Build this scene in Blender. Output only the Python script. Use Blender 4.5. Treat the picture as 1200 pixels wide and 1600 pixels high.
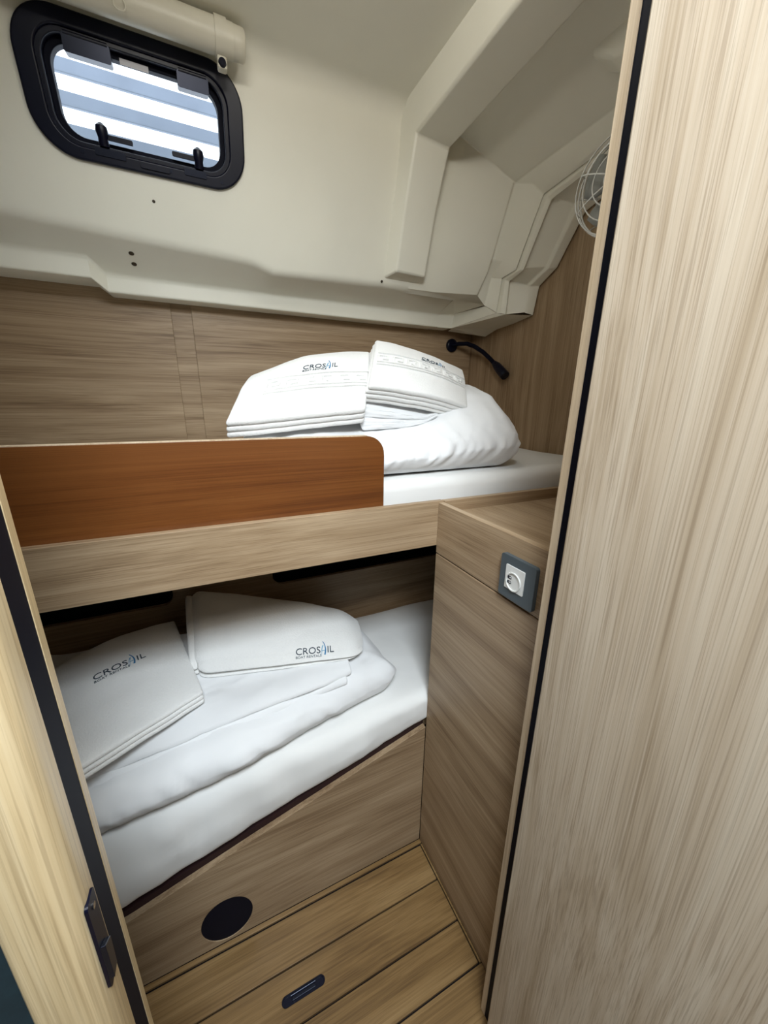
import bpy, bmesh, math, random
from mathutils import Vector, Matrix, noise
from mathutils.bvhtree import BVHTree

scene = bpy.context.scene
for o in list(bpy.data.objects):
    bpy.data.objects.remove(o, do_unlink=True)
C = scene.collection
R = math.radians

# ------------------------------------------------------------------ camera
F_PX = 593.25
yaw, pit, rol = R(25.4675), R(16.6726), R(-0.8349)
fw = Vector((math.sin(yaw)*math.cos(pit), math.cos(yaw)*math.cos(pit), -math.sin(pit)))
r0 = Vector((math.cos(yaw), -math.sin(yaw), 0))
d0 = fw.cross(r0)
rt = math.cos(rol)*r0 + math.sin(rol)*d0
dn = -math.sin(rol)*r0 + math.cos(rol)*d0
cd = bpy.data.cameras.new('camera')
cam = bpy.data.objects.new('camera', cd)
C.objects.link(cam)
m = Matrix((rt, -dn, -fw)).transposed().to_4x4()
m.translation = Vector((0, 0, 1.31))
cam.matrix_world = m
cd.sensor_fit = 'HORIZONTAL'
cd.sensor_width = 36.0
cd.lens = F_PX/1200*36.0
cd.clip_start = 0.01
scene.camera = cam

# ------------------------------------------------------------------ world + lights
w = bpy.data.worlds.new('world')
scene.world = w
w.use_nodes = True
bg = w.node_tree.nodes['Background']
bg.inputs[0].default_value = (0.90, 0.95, 1.0, 1)
bg.inputs[1].default_value = 2.2

def area(name, loc, target, sx, sy, power, col):
    l = bpy.data.lights.new(name, 'AREA')
    l.shape = 'RECTANGLE'
    l.size, l.size_y = sx, sy
    l.energy = power
    l.color = col
    o = bpy.data.objects.new(name, l)
    C.objects.link(o)
    o.location = loc
    o.rotation_euler = (Vector(target)-Vector(loc)).to_track_quat('-Z', 'Y').to_euler()
    return o

area('hatch_daylight', (-0.08, 0.62, 2.10), (-0.08, 0.62, 0), 0.46, 0.34, 0.3, (1.0, 0.97, 0.90))
area('saloon_daylight', (0.04, -0.34, 2.11), (0.04, -0.34, 0.0), 0.46, 0.44, 24.0, (0.82, 0.92, 1.0))

area('saloon_fill', (-0.18, -0.50, 2.00), (0.15, 1.2, 1.76), 0.66, 0.14, 5.4, (1.0, 0.95, 0.86))  # unseen fill light hung in the saloon, added to brighten the upper cabin


def point_light(name, loc, power, rad, col):
    l = bpy.data.lights.new(name, 'POINT')
    l.energy = power
    l.shadow_soft_size = rad
    l.color = col
    o = bpy.data.objects.new(name, l)
    C.objects.link(o)
    o.location = loc


point_light('cabin_fill', (0.30, 0.60, 2.03), 1.1, 0.05, (1.0, 0.95, 0.86))  # added fill near the ceiling to brighten the rib, no fixture here

vs = scene.view_settings
vs.view_transform = 'Standard'
vs.look = 'None'
vs.exposure = 0.5
vs.gamma = 1.0
vs.use_curve_mapping = False


# ------------------------------------------------------------------ materials
def lin(c):
    return tuple(((v/255)/12.92 if v/255 <= 0.04045 else (((v/255)+0.055)/1.055)**2.4) for v in c)


def mat_base(name, col, rough=0.5, spec=0.5, metal=0.0):
    mt = bpy.data.materials.new(name)
    mt.use_nodes = True
    b = mt.node_tree.nodes['Principled BSDF']
    b.inputs['Base Color'].default_value = (*lin(col), 1)
    b.inputs['Roughness'].default_value = rough
    b.inputs['Specular IOR Level'].default_value = spec
    b.inputs['Metallic'].default_value = metal
    return mt, mt.node_tree, b


def plain(name, col, rough=0.5, spec=0.5, metal=0.0, var=0.04, scale=20, bump=0.0, bscale=200):
    """near-uniform colour with a faint procedural mottling and fine relief"""
    mt, nt, b = mat_base(name, col, rough, spec, metal)
    tc = nt.nodes.new('ShaderNodeTexCoord')
    n = nt.nodes.new('ShaderNodeTexNoise')
    n.inputs['Scale'].default_value = scale
    n.inputs['Detail'].default_value = 3
    nt.links.new(tc.outputs['Object'], n.inputs['Vector'])
    rp = nt.nodes.new('ShaderNodeValToRGB')
    c = lin(col)
    rp.color_ramp.elements[0].position = 0.3
    rp.color_ramp.elements[1].position = 0.7
    rp.color_ramp.elements[0].color = (*[v*(1-var) for v in c], 1)
    rp.color_ramp.elements[1].color = (*[min(1, v*(1+var)) for v in c], 1)
    nt.links.new(n.outputs['Fac'], rp.inputs[0])
    nt.links.new(rp.outputs[0], b.inputs['Base Color'])
    if bump > 0:
        n2 = nt.nodes.new('ShaderNodeTexNoise')
        n2.inputs['Scale'].default_value = bscale
        n2.inputs['Detail'].default_value = 4
        nt.links.new(tc.outputs['Object'], n2.inputs['Vector'])
        bp = nt.nodes.new('ShaderNodeBump')
        bp.inputs['Strength'].default_value = bump
        bp.inputs['Distance'].default_value = 0.002
        nt.links.new(n2.outputs['Fac'], bp.inputs['Height'])
        nt.links.new(bp.outputs[0], b.inputs['Normal'])
    return mt


def wood(name, axis, light, mid, dark, rough=0.45, spec=0.35, scale=1.0, streak=1.0, seed=0.0, warp=1.0):
    """veneer: long fine streaks along `axis`, slow tone bands, short pores"""
    mt, nt, b = mat_base(name, mid, rough, spec)
    N, L = nt.nodes.new, nt.links.new
    tc = N('ShaderNodeTexCoord')

    def mapped(along, across, off):
        mp = N('ShaderNodeMapping')
        s = [across*scale]*3
        s[axis] = along*scale
        mp.inputs['Scale'].default_value = s
        mp.inputs['Location'].default_value = (off+seed, off*1.7+seed, off*0.6+seed)
        L(tc.outputs['Object'], mp.inputs[0])
        return mp

    def ntex(vec, detail, rough_=0.55):
        n_ = N('ShaderNodeTexNoise')
        n_.inputs['Scale'].default_value = 1.0
        n_.inputs['Detail'].default_value = detail
        n_.inputs['Roughness'].default_value = rough_
        L(vec, n_.inputs['Vector'])
        return n_
    nw = ntex(mapped(1.1, 5.0, 3.1).outputs[0], 1)

    def warped(mp, k):
        add = N('ShaderNodeVectorMath')
        add.operation = 'MULTIPLY_ADD'
        L(nw.outputs['Color'], add.inputs[0])
        add.inputs[1].default_value = (k, k, k)
        L(mp.outputs[0], add.inputs[2])
        return add.outputs[0]
    n0 = ntex(warped(mapped(1.4, 24, 0.3), 3.0*warp), 3)          # tone bands
    n1 = ntex(warped(mapped(1.5, 190, 1.3), 4.0*warp), 4, 0.65)   # streaks
    n2 = ntex(warped(mapped(7, 650, 7.7), 11.0*warp), 2)          # pores
    mxv = N('ShaderNodeMath')
    mxv.operation = 'MULTIPLY_ADD'
    L(n0.outputs['Fac'], mxv.inputs[0])
    mxv.inputs[1].default_value = 0.55
    m2_ = N('ShaderNodeMath')
    m2_.operation = 'MULTIPLY'
    L(n1.outputs['Fac'], m2_.inputs[0])
    m2_.inputs[1].default_value = 0.45
    L(m2_.outputs[0], mxv.inputs[2])
    rp = N('ShaderNodeValToRGB')
    e = rp.color_ramp.elements
    e[0].position, e[1].position = 0.34, 0.64
    e[0].color = (*lin(dark), 1)
    e[1].color = (*lin(light), 1)
    e2 = rp.color_ramp.elements.new(0.48)
    e2.color = (*lin(mid), 1)
    L(mxv.outputs[0], rp.inputs[0])
    rp2 = N('ShaderNodeValToRGB')
    rp2.color_ramp.elements[0].position = 0.36
    rp2.color_ramp.elements[1].position = 0.52
    k = 1-0.22*streak
    rp2.color_ramp.elements[0].color = (k, k*0.97, k*0.94, 1)
    rp2.color_ramp.elements[1].color = (1, 1, 1, 1)
    L(n2.outputs['Fac'], rp2.inputs[0])
    mx = N('ShaderNodeMixRGB')
    mx.blend_type = 'MULTIPLY'
    mx.inputs[0].default_value = 1.0
    L(rp.outputs[0], mx.inputs[1])
    L(rp2.outputs[0], mx.inputs[2])
    L(mx.outputs[0], b.inputs['Base Color'])
    bp = N('ShaderNodeBump')
    bp.inputs['Strength'].default_value = 0.10
    bp.inputs['Distance'].default_value = 0.0006
    L(n1.outputs['Fac'], bp.inputs['Height'])
    L(bp.outputs[0], b.inputs['Normal'])
    return mt


OAK = ((182, 159, 130), (162, 138, 109), (132, 108, 82))
oak_x = wood('oak_veneer_along_x', 0, *OAK)
oak_y = wood('oak_veneer_along_y', 1, *OAK, seed=2.0)
oak_z = wood('oak_veneer_upright', 2, *OAK, seed=5.0)
OAKD = ((204, 190, 170), (190, 173, 151), (166, 147, 122))
oak_door = wood('oak_veneer_door', 2, *OAKD, seed=9.0, scale=1.0)
oak_post = wood('oak_solid_post', 2, (224, 206, 170), (210, 188, 148), (184, 160, 120), seed=4.0, scale=0.6, rough=0.3, spec=0.5)
oak_edge = wood('oak_edge_band', 2, (218, 200, 174), (202, 181, 152), (178, 154, 124), seed=1.0, streak=0.5)
plank_m = wood('floor_oak', 0, (150, 122, 82), (130, 102, 64), (100, 76, 46), rough=0.3, spec=0.5, seed=6.0)
mahog = wood('mahogany', 0, (124, 76, 36), (112, 65, 28), (94, 52, 22), rough=0.35, spec=0.5, seed=3.0, scale=0.8, streak=0.7)
cream = plain('cream_gelcoat', (238, 236, 222), rough=0.38, spec=0.45, var=0.02, scale=6)
black_rub = plain('black_rubber', (5, 8, 26), rough=0.6, spec=0.15, var=0.1)
black_pl = plain('black_plastic', (7, 10, 30), rough=0.35, spec=0.3, var=0.1)
caulk_m = plain('dark_caulking', (16, 11, 13), rough=0.8, spec=0.2, var=0.1)
white_pl = plain('white_plastic', (232, 234, 232), rough=0.3, var=0.01)
grey_pl = plain('grey_plastic', (76, 86, 92), rough=0.45, var=0.04)
cream_pl = plain('cream_plastic', (216, 212, 196), rough=0.4, var=0.02)
chrome = plain('chrome', (200, 204, 210), rough=0.12, metal=1.0, var=0.02)
dark_metal = plain('dark_metal', (30, 34, 48), rough=0.3, metal=0.6, var=0.05)
brass_scr = plain('screw_metal', (70, 62, 50), rough=0.4, metal=0.7, var=0.05)
slat_m = plain('grey_slat_paint', (126, 136, 152), rough=0.6, var=0.1, scale=9)
ink_dark = plain('logo_charcoal_thread', (52, 66, 78), rough=0.8, var=0.08, scale=300)
ink_blue = plain('logo_blue_thread', (52, 120, 168), rough=0.8, var=0.08, scale=300)
ink_pale = plain('logo_pale_blue_thread', (110, 160, 190), rough=0.8, var=0.08, scale=300)
teal_dark = plain('dark_teal_fabric_and_shade', (22, 44, 52), rough=0.9, var=0.2, scale=60)


def cloth(name, col, terry=False, wrinkle=0.0):
    mt, nt, b = mat_base(name, col, 0.9, 0.15)
    N, L = nt.nodes.new, nt.links.new
    b.inputs['Sheen Weight'].default_value = 0.25
    tc = N('ShaderNodeTexCoord')
    n1 = N('ShaderNodeTexNoise')
    n1.inputs['Scale'].default_value = 240 if terry else 900
    n1.inputs['Detail'].default_value = 3
    L(tc.outputs['Object'], n1.inputs['Vector'])
    b1 = N('ShaderNodeBump')
    b1.inputs['Strength'].default_value = 0.32 if terry else 0.08
    b1.inputs['Distance'].default_value = 0.0045 if terry else 0.001
    L(n1.outputs['Fac'], b1.inputs['Height'])
    last = b1
    if wrinkle > 0:
        mp = N('ShaderNodeMapping')
        mp.inputs['Scale'].default_value = (9, 14, 14)
        mp.inputs['Rotation'].default_value = (0.3, 0.2, 0.6)
        L(tc.outputs['Object'], mp.inputs[0])
        n2 = N('ShaderNodeTexNoise')
        n2.noise_type = 'RIDGED_MULTIFRACTAL'
        n2.inputs['Scale'].default_value = 1.0
        n2.inputs['Detail'].default_value = 3
        n2.inputs['Distortion'].default_value = 0.8
        L(mp.outputs[0], n2.inputs['Vector'])
        b2 = N('ShaderNodeBump')
        b2.inputs['Strength'].default_value = wrinkle
        b2.inputs['Distance'].default_value = 0.012
        L(n2.outputs['Fac'], b2.inputs['Height'])
        L(b1.outputs[0], b2.inputs['Normal'])
        last = b2
    L(last.outputs[0], b.inputs['Normal'])
    return mt


terry_m = cloth('white_terry', (235, 235, 233), terry=True)
sheet_m = cloth('white_cotton', (232, 233, 234), wrinkle=0.5)
matt_m = cloth('white_fitted_sheet', (232, 232, 230), wrinkle=0.12)


def glass_mat():
    mt = bpy.data.materials.new('window_glass')
    mt.use_nodes = True
    nt = mt.node_tree
    nt.nodes.remove(nt.nodes['Principled BSDF'])
    out = nt.nodes['Material Output']
    tr = nt.nodes.new('ShaderNodeBsdfTransparent')
    tr.inputs[0].default_value = (0.94, 0.97, 1.0, 1)
    gl = nt.nodes.new('ShaderNodeBsdfGlossy')
    gl.inputs['Roughness'].default_value = 0.03
    fr = nt.nodes.new('ShaderNodeFresnel')
    fr.inputs[0].default_value = 1.2
    mx = nt.nodes.new('ShaderNodeMixShader')
    nt.links.new(fr.outputs[0], mx.inputs[0])
    nt.links.new(tr.outputs[0], mx.inputs[1])
    nt.links.new(gl.outputs[0], mx.inputs[2])
    nt.links.new(mx.outputs[0], out.inputs[0])
    return mt


glass = glass_mat()


# ------------------------------------------------------------------ object helpers
def thing(name, label, cat, loc=(0, 0, 0), group=None, kind=None):
    o = bpy.data.objects.new(name, None)
    o.empty_display_size = 0.05
    C.objects.link(o)
    o.location = loc
    tag(o, label, cat, group, kind)
    return o


def tag(o, label=None, cat=None, group=None, kind=None):
    if label:
        o['label'] = label
    if cat:
        o['category'] = cat
    if group:
        o['group'] = group
    if kind:
        o['kind'] = kind
    return o


def worldloc(p):
    v = Vector((0, 0, 0))
    while p is not None:
        v += p.location
        p = p.parent
    return v


def obj(name, bm, mt, parent=None, bevel=0.0, seg=2, smooth=False, ang=30):
    """bm holds world coordinates; linked as one mesh object below parent"""
    bmesh.ops.remove_doubles(bm, verts=bm.verts, dist=1e-6)
    bmesh.ops.recalc_face_normals(bm, faces=bm.faces)
    me = bpy.data.meshes.new(name)
    if parent is not None:
        off = worldloc(parent)
        bmesh.ops.translate(bm, verts=bm.verts, vec=-off)
    if smooth:
        for f in bm.faces:
            f.smooth = True
    bm.to_mesh(me)
    bm.free()
    if smooth:
        me.set_sharp_from_angle(angle=R(ang))
    o = bpy.data.objects.new(name, me)
    C.objects.link(o)
    if parent is not None:
        o.parent = parent
    me.materials.append(mt)
    if bevel > 0:
        b = o.modifiers.new('bevel', 'BEVEL')
        b.width = bevel
        b.segments = seg
        b.limit_method = 'ANGLE'
        b.angle_limit = R(25)
        b.harden_normals = True
        for p in me.polygons:
            p.use_smooth = True
    return o


def B():
    return bmesh.new()


def box(bm, x0, x1, y0, y1, z0, z1):
    vs_ = [bm.verts.new((x, y, z)) for z in (z0, z1) for y in (y0, y1) for x in (x0, x1)]
    for f in ((0, 2, 3, 1), (4, 5, 7, 6), (0, 1, 5, 4), (2, 6, 7, 3), (0, 4, 6, 2), (1, 3, 7, 5)):
        bm.faces.new([vs_[i] for i in f])
    return bm


def boxo(name, dims, mt, parent=None, bevel=0.0015, seg=2):
    return obj(name, box(B(), *dims), mt, parent, bevel, seg)


def hexa(bm, pts):
    """8 points: bottom 4 (ccw) then top 4"""
    v = [bm.verts.new(p) for p in pts]
    for f in ((3, 2, 1, 0), (4, 5, 6, 7), (0, 1, 5, 4), (1, 2, 6, 5), (2, 3, 7, 6), (3, 0, 4, 7)):
        bm.faces.new([v[i] for i in f])
    return bm


def tube(bm, pts, rad, n=10, cap=True):
    """swept tube through pts; rad number or list"""
    pts = [Vector(p) for p in pts]
    rs = rad if isinstance(rad, (list, tuple)) else [rad]*len(pts)
    rings = []
    up = None
    for i, p in enumerate(pts):
        t = (pts[min(i+1, len(pts)-1)]-pts[max(i-1, 0)]).normalized()
        if up is None:
            up = Vector((0, 0, 1)) if abs(t.z) < 0.9 else Vector((1, 0, 0))
        a = t.cross(up).normalized()
        b = a.cross(t).normalized()
        up = b
        rings.append([bm.verts.new(p+rs[i]*(math.cos(2*math.pi*k/n)*a+math.sin(2*math.pi*k/n)*b)) for k in range(n)])
    for i in range(len(rings)-1):
        for k in range(n):
            bm.faces.new((rings[i][k], rings[i][(k+1) % n], rings[i+1][(k+1) % n], rings[i+1][k]))
    if cap:
        bm.faces.new(rings[0][::-1])
        bm.faces.new(rings[-1])
    return bm


def ring(bm, c, a, b, rad, thick, n=40, m=6):
    """torus of radius rad in the plane of unit vectors a, b"""
    c, a, b = Vector(c), Vector(a), Vector(b)
    nn = a.cross(b).normalized()
    rr = []
    for i in range(n):
        t = 2*math.pi*i/n
        d = math.cos(t)*a+math.sin(t)*b
        rr.append([bm.verts.new(c+rad*d+thick*(math.cos(2*math.pi*k/m)*d+math.sin(2*math.pi*k/m)*nn)) for k in range(m)])
    for i in range(n):
        for k in range(m):
            bm.faces.new((rr[i][k], rr[(i+1) % n][k], rr[(i+1) % n][(k+1) % m], rr[i][(k+1) % m]))
    return bm


def rrect(cx, cy, wx, wy, r, n=8):
    """rounded rectangle outline, ccw"""
    out = []
    for (sx, sy, a0) in ((1, -1, -90), (1, 1, 0), (-1, 1, 90), (-1, -1, 180)):
        for k in range(n+1):
            a = R(a0+90*k/n)
            out.append((cx+sx*(wx/2-r)+r*math.cos(a), cy+sy*(wy/2-r)+r*math.sin(a)))
    return out


def circle(cx, cy, r, n=48):
    return [(cx+r*math.cos(2*math.pi*k/n), cy+r*math.sin(2*math.pi*k/n)) for k in range(n)]


def oval(cx, cy, a, b, n=48):
    return [(cx+a*math.cos(2*math.pi*k/n), cy+b*math.sin(2*math.pi*k/n)) for k in range(n)]


def plate(bm, outer, holes, fn, w0, w1):
    """2-D outline with holes, mapped by fn(u, v, w) between depths w0 and w1"""
    loops = [outer]+holes
    for wv in (w0, w1):
        es = []
        for lp in loops:
            vv = [bm.verts.new(fn(u, v, wv)) for u, v in lp]
            es += [bm.edges.new((vv[i], vv[(i+1) % len(vv)])) for i in range(len(vv))]
        bmesh.ops.triangle_fill(bm, edges=es, use_beauty=True)
    for lp in loops:
        n = len(lp)
        a = [bm.verts.new(fn(u, v, w0)) for u, v in lp]
        b = [bm.verts.new(fn(u, v, w1)) for u, v in lp]
        for i in range(n):
            bm.faces.new((a[i], a[(i+1) % n], b[(i+1) % n], b[i]))
    bmesh.ops.remove_doubles(bm, verts=bm.verts, dist=1e-6)
    return bm


def bridge(bm, la, lb):
    """strip of quads between two closed loops of equal length (3-D points)"""
    a = [bm.verts.new(p) for p in la]
    b = [bm.verts.new(p) for p in lb]
    n = len(a)
    for i in range(n):
        bm.faces.new((a[i], a[(i+1) % n], b[(i+1) % n], b[i]))
    return bm


def lerp(a, b, t):
    return a+(b-a)*t


def interp(x, xs, ys):
    if x <= xs[0]:
        return ys[0]
    for i in range(len(xs)-1):
        if x <= xs[i+1]:
            return lerp(ys[i], ys[i+1], (x-xs[i])/(xs[i+1]-xs[i]))
    return ys[-1]


def sstep(t):
    t = max(0, min(1, t))
    return t*t*(3-2*t)


# ------------------------------------------------------------------ THE SETTING
XL, XR = -0.90, 1.125       # cabin ends
YB = 1.50                   # wooden back wall
YD = 0.345                  # door bulkhead (cabin side)
ZC = 2.085                  # deckhead

# floor: dark base, planks, margin
floor = obj('floor', box(B(), -1.3, XR, -1.5, YB+0.03, -0.03, -0.006), caulk_m)
tag(floor, 'oak planked cabin floor with dark caulked seams', None, None, 'structure')
seams = [0.690, 0.5935, 0.497, 0.4085, 0.313, 0.216, 0.119, 0.022, -0.075, -0.172, -0.269, -0.366, -0.463, -0.56, -0.657, -0.754, -0.851, -0.948, -1.045, -1.142, -1.239, -1.336, -1.433]
for i in range(len(seams)-1):
    x1 = 0.4665 if i < 3 else 0.474
    if i == 3:
        x1 = 0.474
    y1, y0 = seams[i]-0.002, seams[i+1]+0.002
    if i == 1:   # this plank carries the latch slot
        cx, cy = 0.0715, 0.5425
        o = obj('plank', plate(B(), [(XL, y0), (x1, y0), (x1, y1), (XL, y1)],
                               [rrect(cx, cy, 0.1, 0.0205, 0.0102, 6)], lambda u, v, w_: (u, v, w_), -0.006, 0.0), plank_m, floor)
    else:
        o = boxo('plank', (XL, x1, y0, y1, -0.006, 0.0), plank_m, floor, 0.0006, 1)
boxo('margin_strip', (XL, 0.474, 0.6935, 0.7045, -0.006, 0.0), plank_m, floor, 0.0006, 1)
boxo('margin_strip', (0.4695, 0.474, 0.4085, 0.6905, -0.006, 0.0), plank_m, floor, 0.0006, 1)

# flush latch in the floor
lt = thing('floor_latch', 'slim black flush pull latch set into the floor planks', 'latch', (0.0715, 0.5425, -0.004))
obj('recess_plate', plate(B(), rrect(0.0715, 0.5425, 0.098, 0.019, 0.0094, 8), [], lambda u, v, w_: (u, v, w_), -0.006, -0.0035), black_pl, lt)
obj('rim', plate(B(), rrect(0.0715, 0.5425, 0.0985, 0.0195, 0.0096, 8), [rrect(0.0715, 0.5425, 0.094, 0.0155, 0.0077, 8)],
                 lambda u, v, w_: (u, v, w_), -0.004, 0.0004), black_pl, lt)
obj('pull_bar', box(B(), 0.044, 0.099, 0.5385, 0.5455, -0.0035, -0.0008), dark_metal, lt, 0.0012)
obj('pin', tube(B(), [(0.043, 0.5478, -0.0012), (0.100, 0.5478, -0.0012)], 0.0009, 8), dark_metal, lt, smooth=True)

# back wall: two veneer panels with a recessed joint strip
wb = obj('wall_back', box(B(), XL, XR, YB+0.004, YB+0.03, 0.96, 1.778), oak_z)
tag(wb, 'oak veneer back wall above the upper berth', None, None, 'structure')
boxo('panel', (XL, -0.0455, YB-0.008, YB+0.004, 0.97, 1.70), oak_x, wb, 0.001)
boxo('panel', (0.0135, XR, YB-0.008, YB+0.004, 0.97, 1.70), oak_x, wb, 0.001)
boxo('joint_strip', (-0.0455, 0.0135, YB-0.001, YB+0.004, 0.97, 1.70), oak_x, wb, 0.0005)

wr = obj('wall_right', box(B(), XR, XR+0.03, 0.30, YB+0.03, 0.0, 2.12), oak_z)
tag(wr, 'oak veneer end wall with upright grain at the right end of the berth', None, None, 'structure')
wl = obj('wall_left', box(B(), XL-0.03, XL, 0.30, YB+0.03, 0.0, 2.12), oak_z)
tag(wl, 'oak veneer end wall at the left end of the berths', None, None, 'structure')
whull = obj('wall_hull', box(B(), XL, XR, YB+0.004, YB+0.03, 0.0, 0.96), teal_dark)  # dark colour stands in for shade inside the storage openings
tag(whull, 'hull side darkened for shade behind the lower berth', None, None, 'structure')

# lower back panel with two storage cut-outs
YL = 1.18
cuts = [rrect(-0.465, 0.795, 0.67, 0.17, 0.03, 6), rrect(0.615, 0.795, 0.91, 0.17, 0.03, 6)]
lp = obj('wall_back_lower', plate(B(), [(XL, 0.30), (XR, 0.30), (XR, 0.972), (XL, 0.972)], cuts,
                                  lambda u, v, w_: (u, w_, v), YL, YL+0.014), oak_x)
tag(lp, 'oak veneer panel with rounded storage openings behind the lower berth', None, None, 'structure')

# door bulkhead either side of the doorway
wf = obj('wall_front', box(B(), 0.437, XR, 0.318, YD, 0.0, 2.085), oak_z)
tag(wf, 'oak bulkhead right of the doorway', None, None, 'structure')
wf2 = obj('wall_front_left', box(B(), -1.3, -0.142, 0.345, 0.36, 0.0, 2.085), teal_dark)
tag(wf2, 'dark teal lined bulkhead left of the doorway', None, None, 'structure')

# saloon side of the doorway (behind the camera)
ws = obj('wall_saloon_back', box(B(), -1.3, 0.95, -1.53, -1.5, 0.0, 2.12), teal_dark)
tag(ws, 'dark saloon wall behind the doorway', None, None, 'structure')
ws = obj('wall_saloon_left', box(B(), -1.33, -1.3, -1.5, 0.36, 0.0, 2.12), teal_dark)
tag(ws, 'dark saloon wall left of the doorway', None, None, 'structure')
ws = obj('wall_saloon_right', box(B(), 0.95, 0.98, -1.5, 0.318, 0.0, 2.12), teal_dark)
tag(ws, 'dark saloon wall right of the doorway', None, None, 'structure')
ws = obj('ceiling_saloon', plate(B(), [(-1.3, -1.5), (0.95, -1.5), (0.95, 0.30), (-1.3, 0.30)], [rrect(0.04, -0.34, 0.50, 0.48, 0.06, 6)],
                                 lambda u, v, w_: (u, v, w_), 2.0865, 2.10), cream)
tag(ws, 'cream saloon ceiling with a square deck hatch', None, None, 'structure')

# right door post: light edge strip, black seal
tr2 = obj('trim_1', box(B(), 0.425, 0.437, 0.3375, 0.3505, 0.0, 2.085), oak_edge, None, 0.0015)
tag(tr2, 'pale oak edge strip of the door frame beside the open door', None, None, 'structure')
obj('door_seal', box(B(), 0.4265, 0.437, 0.322, 0.3375, 0.0, 2.085), black_rub, tr2)

# open door leaf on the right, swung towards the camera
door = obj('door_1', box(B(), 0.402, 0.426, -0.30, 0.3105, 0.012, 2.02), oak_door, None, 0.003)
tag(door, 'open oak veneer door leaf filling the right side', None, None, 'structure')

# left door post with rounded front corner, seal and strike plate
px0, px1 = -0.180, -0.132
outl = [(px0, 0.335), (px0, 0.286)]
outl += [(px0+0.006*(1-math.cos(R(a))), 0.286-0.006*math.sin(R(a))) for a in (30, 60, 90)]
outl += [(px1-0.022+0.022*math.sin(R(a)), 0.280+0.022*(1-math.cos(R(a)))) for a in range(0, 91, 10)]
outl += [(px1, 0.316), (px1-0.009, 0.316), (px1-0.009, 0.345), (px1, 0.345), (px1, 0.355), (px1-0.012, 0.355), (px1-0.012, 0.36), (px0, 0.36)]
bm = B()
lo = [bm.verts.new((x, y, 0.0)) for x, y in outl]
hi = [bm.verts.new((x, y, 2.085)) for x, y in outl]
n = len(outl)
bm.faces.new(lo[::-1])
bm.faces.new(hi)
for i in range(n):
    bm.faces.new((lo[i], lo[(i+1) % n], hi[(i+1) % n], hi[i]))
post = obj('trim_2', bm, oak_post, smooth=True, ang=35)
tag(post, 'rounded oak door post at the left of the doorway', None, None, 'structure')
obj('door_seal', box(B(), px1-0.009, px1-0.0005, 0.3165, 0.3445, 0.0, 2.085), black_rub, post)
bm = plate(B(), rrect(0.3015, 0.842, 0.019, 0.110, 0.004, 4), [], lambda u, v, w_: (px1+w_, u, v), -0.001, 0.0018)
sp = obj('strike_plate', bm, black_pl, post)
obj('keeper', plate(B(), [(0.292, 0.800), (0.303, 0.800), (0.305, 0.836), (0.292, 0.846)], [], lambda u, v, w_: (px1+w_, u, v), 0.0015, 0.006), dark_metal, sp, 0.001)
obj('screw', tube(B(), [(px1+0.0015, 0.302, 0.885), (px1+0.0028, 0.302, 0.885)], 0.003, 12), chrome, sp)
obj('screw', tube(B(), [(px1+0.0015, 0.302, 0.793), (px1+0.0028, 0.302, 0.793)], 0.003, 12), chrome, sp)

# ------------------------------------------------------------------ moulded deckhead liner
WTOP, WBOT = Vector((0, 1.18, ZC)), Vector((0, 1.30, 1.672))
dv = (WTOP-WBOT).normalized()
wn = Vector((1, 0, 0)).cross(dv)          # towards the room
if wn.y > 0:
    wn = -wn


def W(u, v, w_=0.0):
    """sloping window wall: u along x, v up the slope from its foot, w out into the room"""
    return Vector((u, 0, 0))+WBOT+dv*v+wn*w_


def cz(x):      # height of the foot of the window wall
    return interp(x, [-0.9, 0.185, 0.245, 0.59, 0.84], [1.728, 1.680, 1.660, 1.671, 1.671])


def foot(x):
    z = cz(x)
    t = (z-WBOT.z)/dv.z
    return W(x, t)


def fillet(p0, p1, p2, r, n=5):
    """arc points rounding corner p1 (3-D)"""
    a, b = (p0-p1), (p2-p1)
    la, lb = a.length, b.length
    r = min(r, la*0.45, lb*0.45)
    a.normalize()
    b.normalize()
    A, Bq = p1+a*r, p1+b*r
    out = []
    for k in range(n+1):
        t = k/n
        out.append((1-t)**2*A+2*t*(1-t)*p1+t*t*Bq)
    return out


def profile(x):
    """ceiling corner -> wall foot -> soffit -> lip, returns list of segments of points"""
    if x < -0.2:
        d = Vector((x, 1.380, 1.659))
        e = Vector((x, 1.380, 1.608))
    else:
        d = Vector((x, 1.420, 1.631))
        e = Vector((x, 1.420, 1.585))
    a = Vector((x, 0.98, ZC))
    b = Vector((x, 1.18, ZC))
    c = foot(x)
    g = Vector((x, YB-0.007, e.z+0.002))
    fb = fillet(a, b, c, 0.045, 6)
    fc = fillet(b, c, d, 0.018, 5)
    fd = fillet(c, d, e, 0.010, 4)
    fe = fillet(d, e, g, 0.006, 3)
    return [a]+fb, fc, fd+fe+[g]


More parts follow.
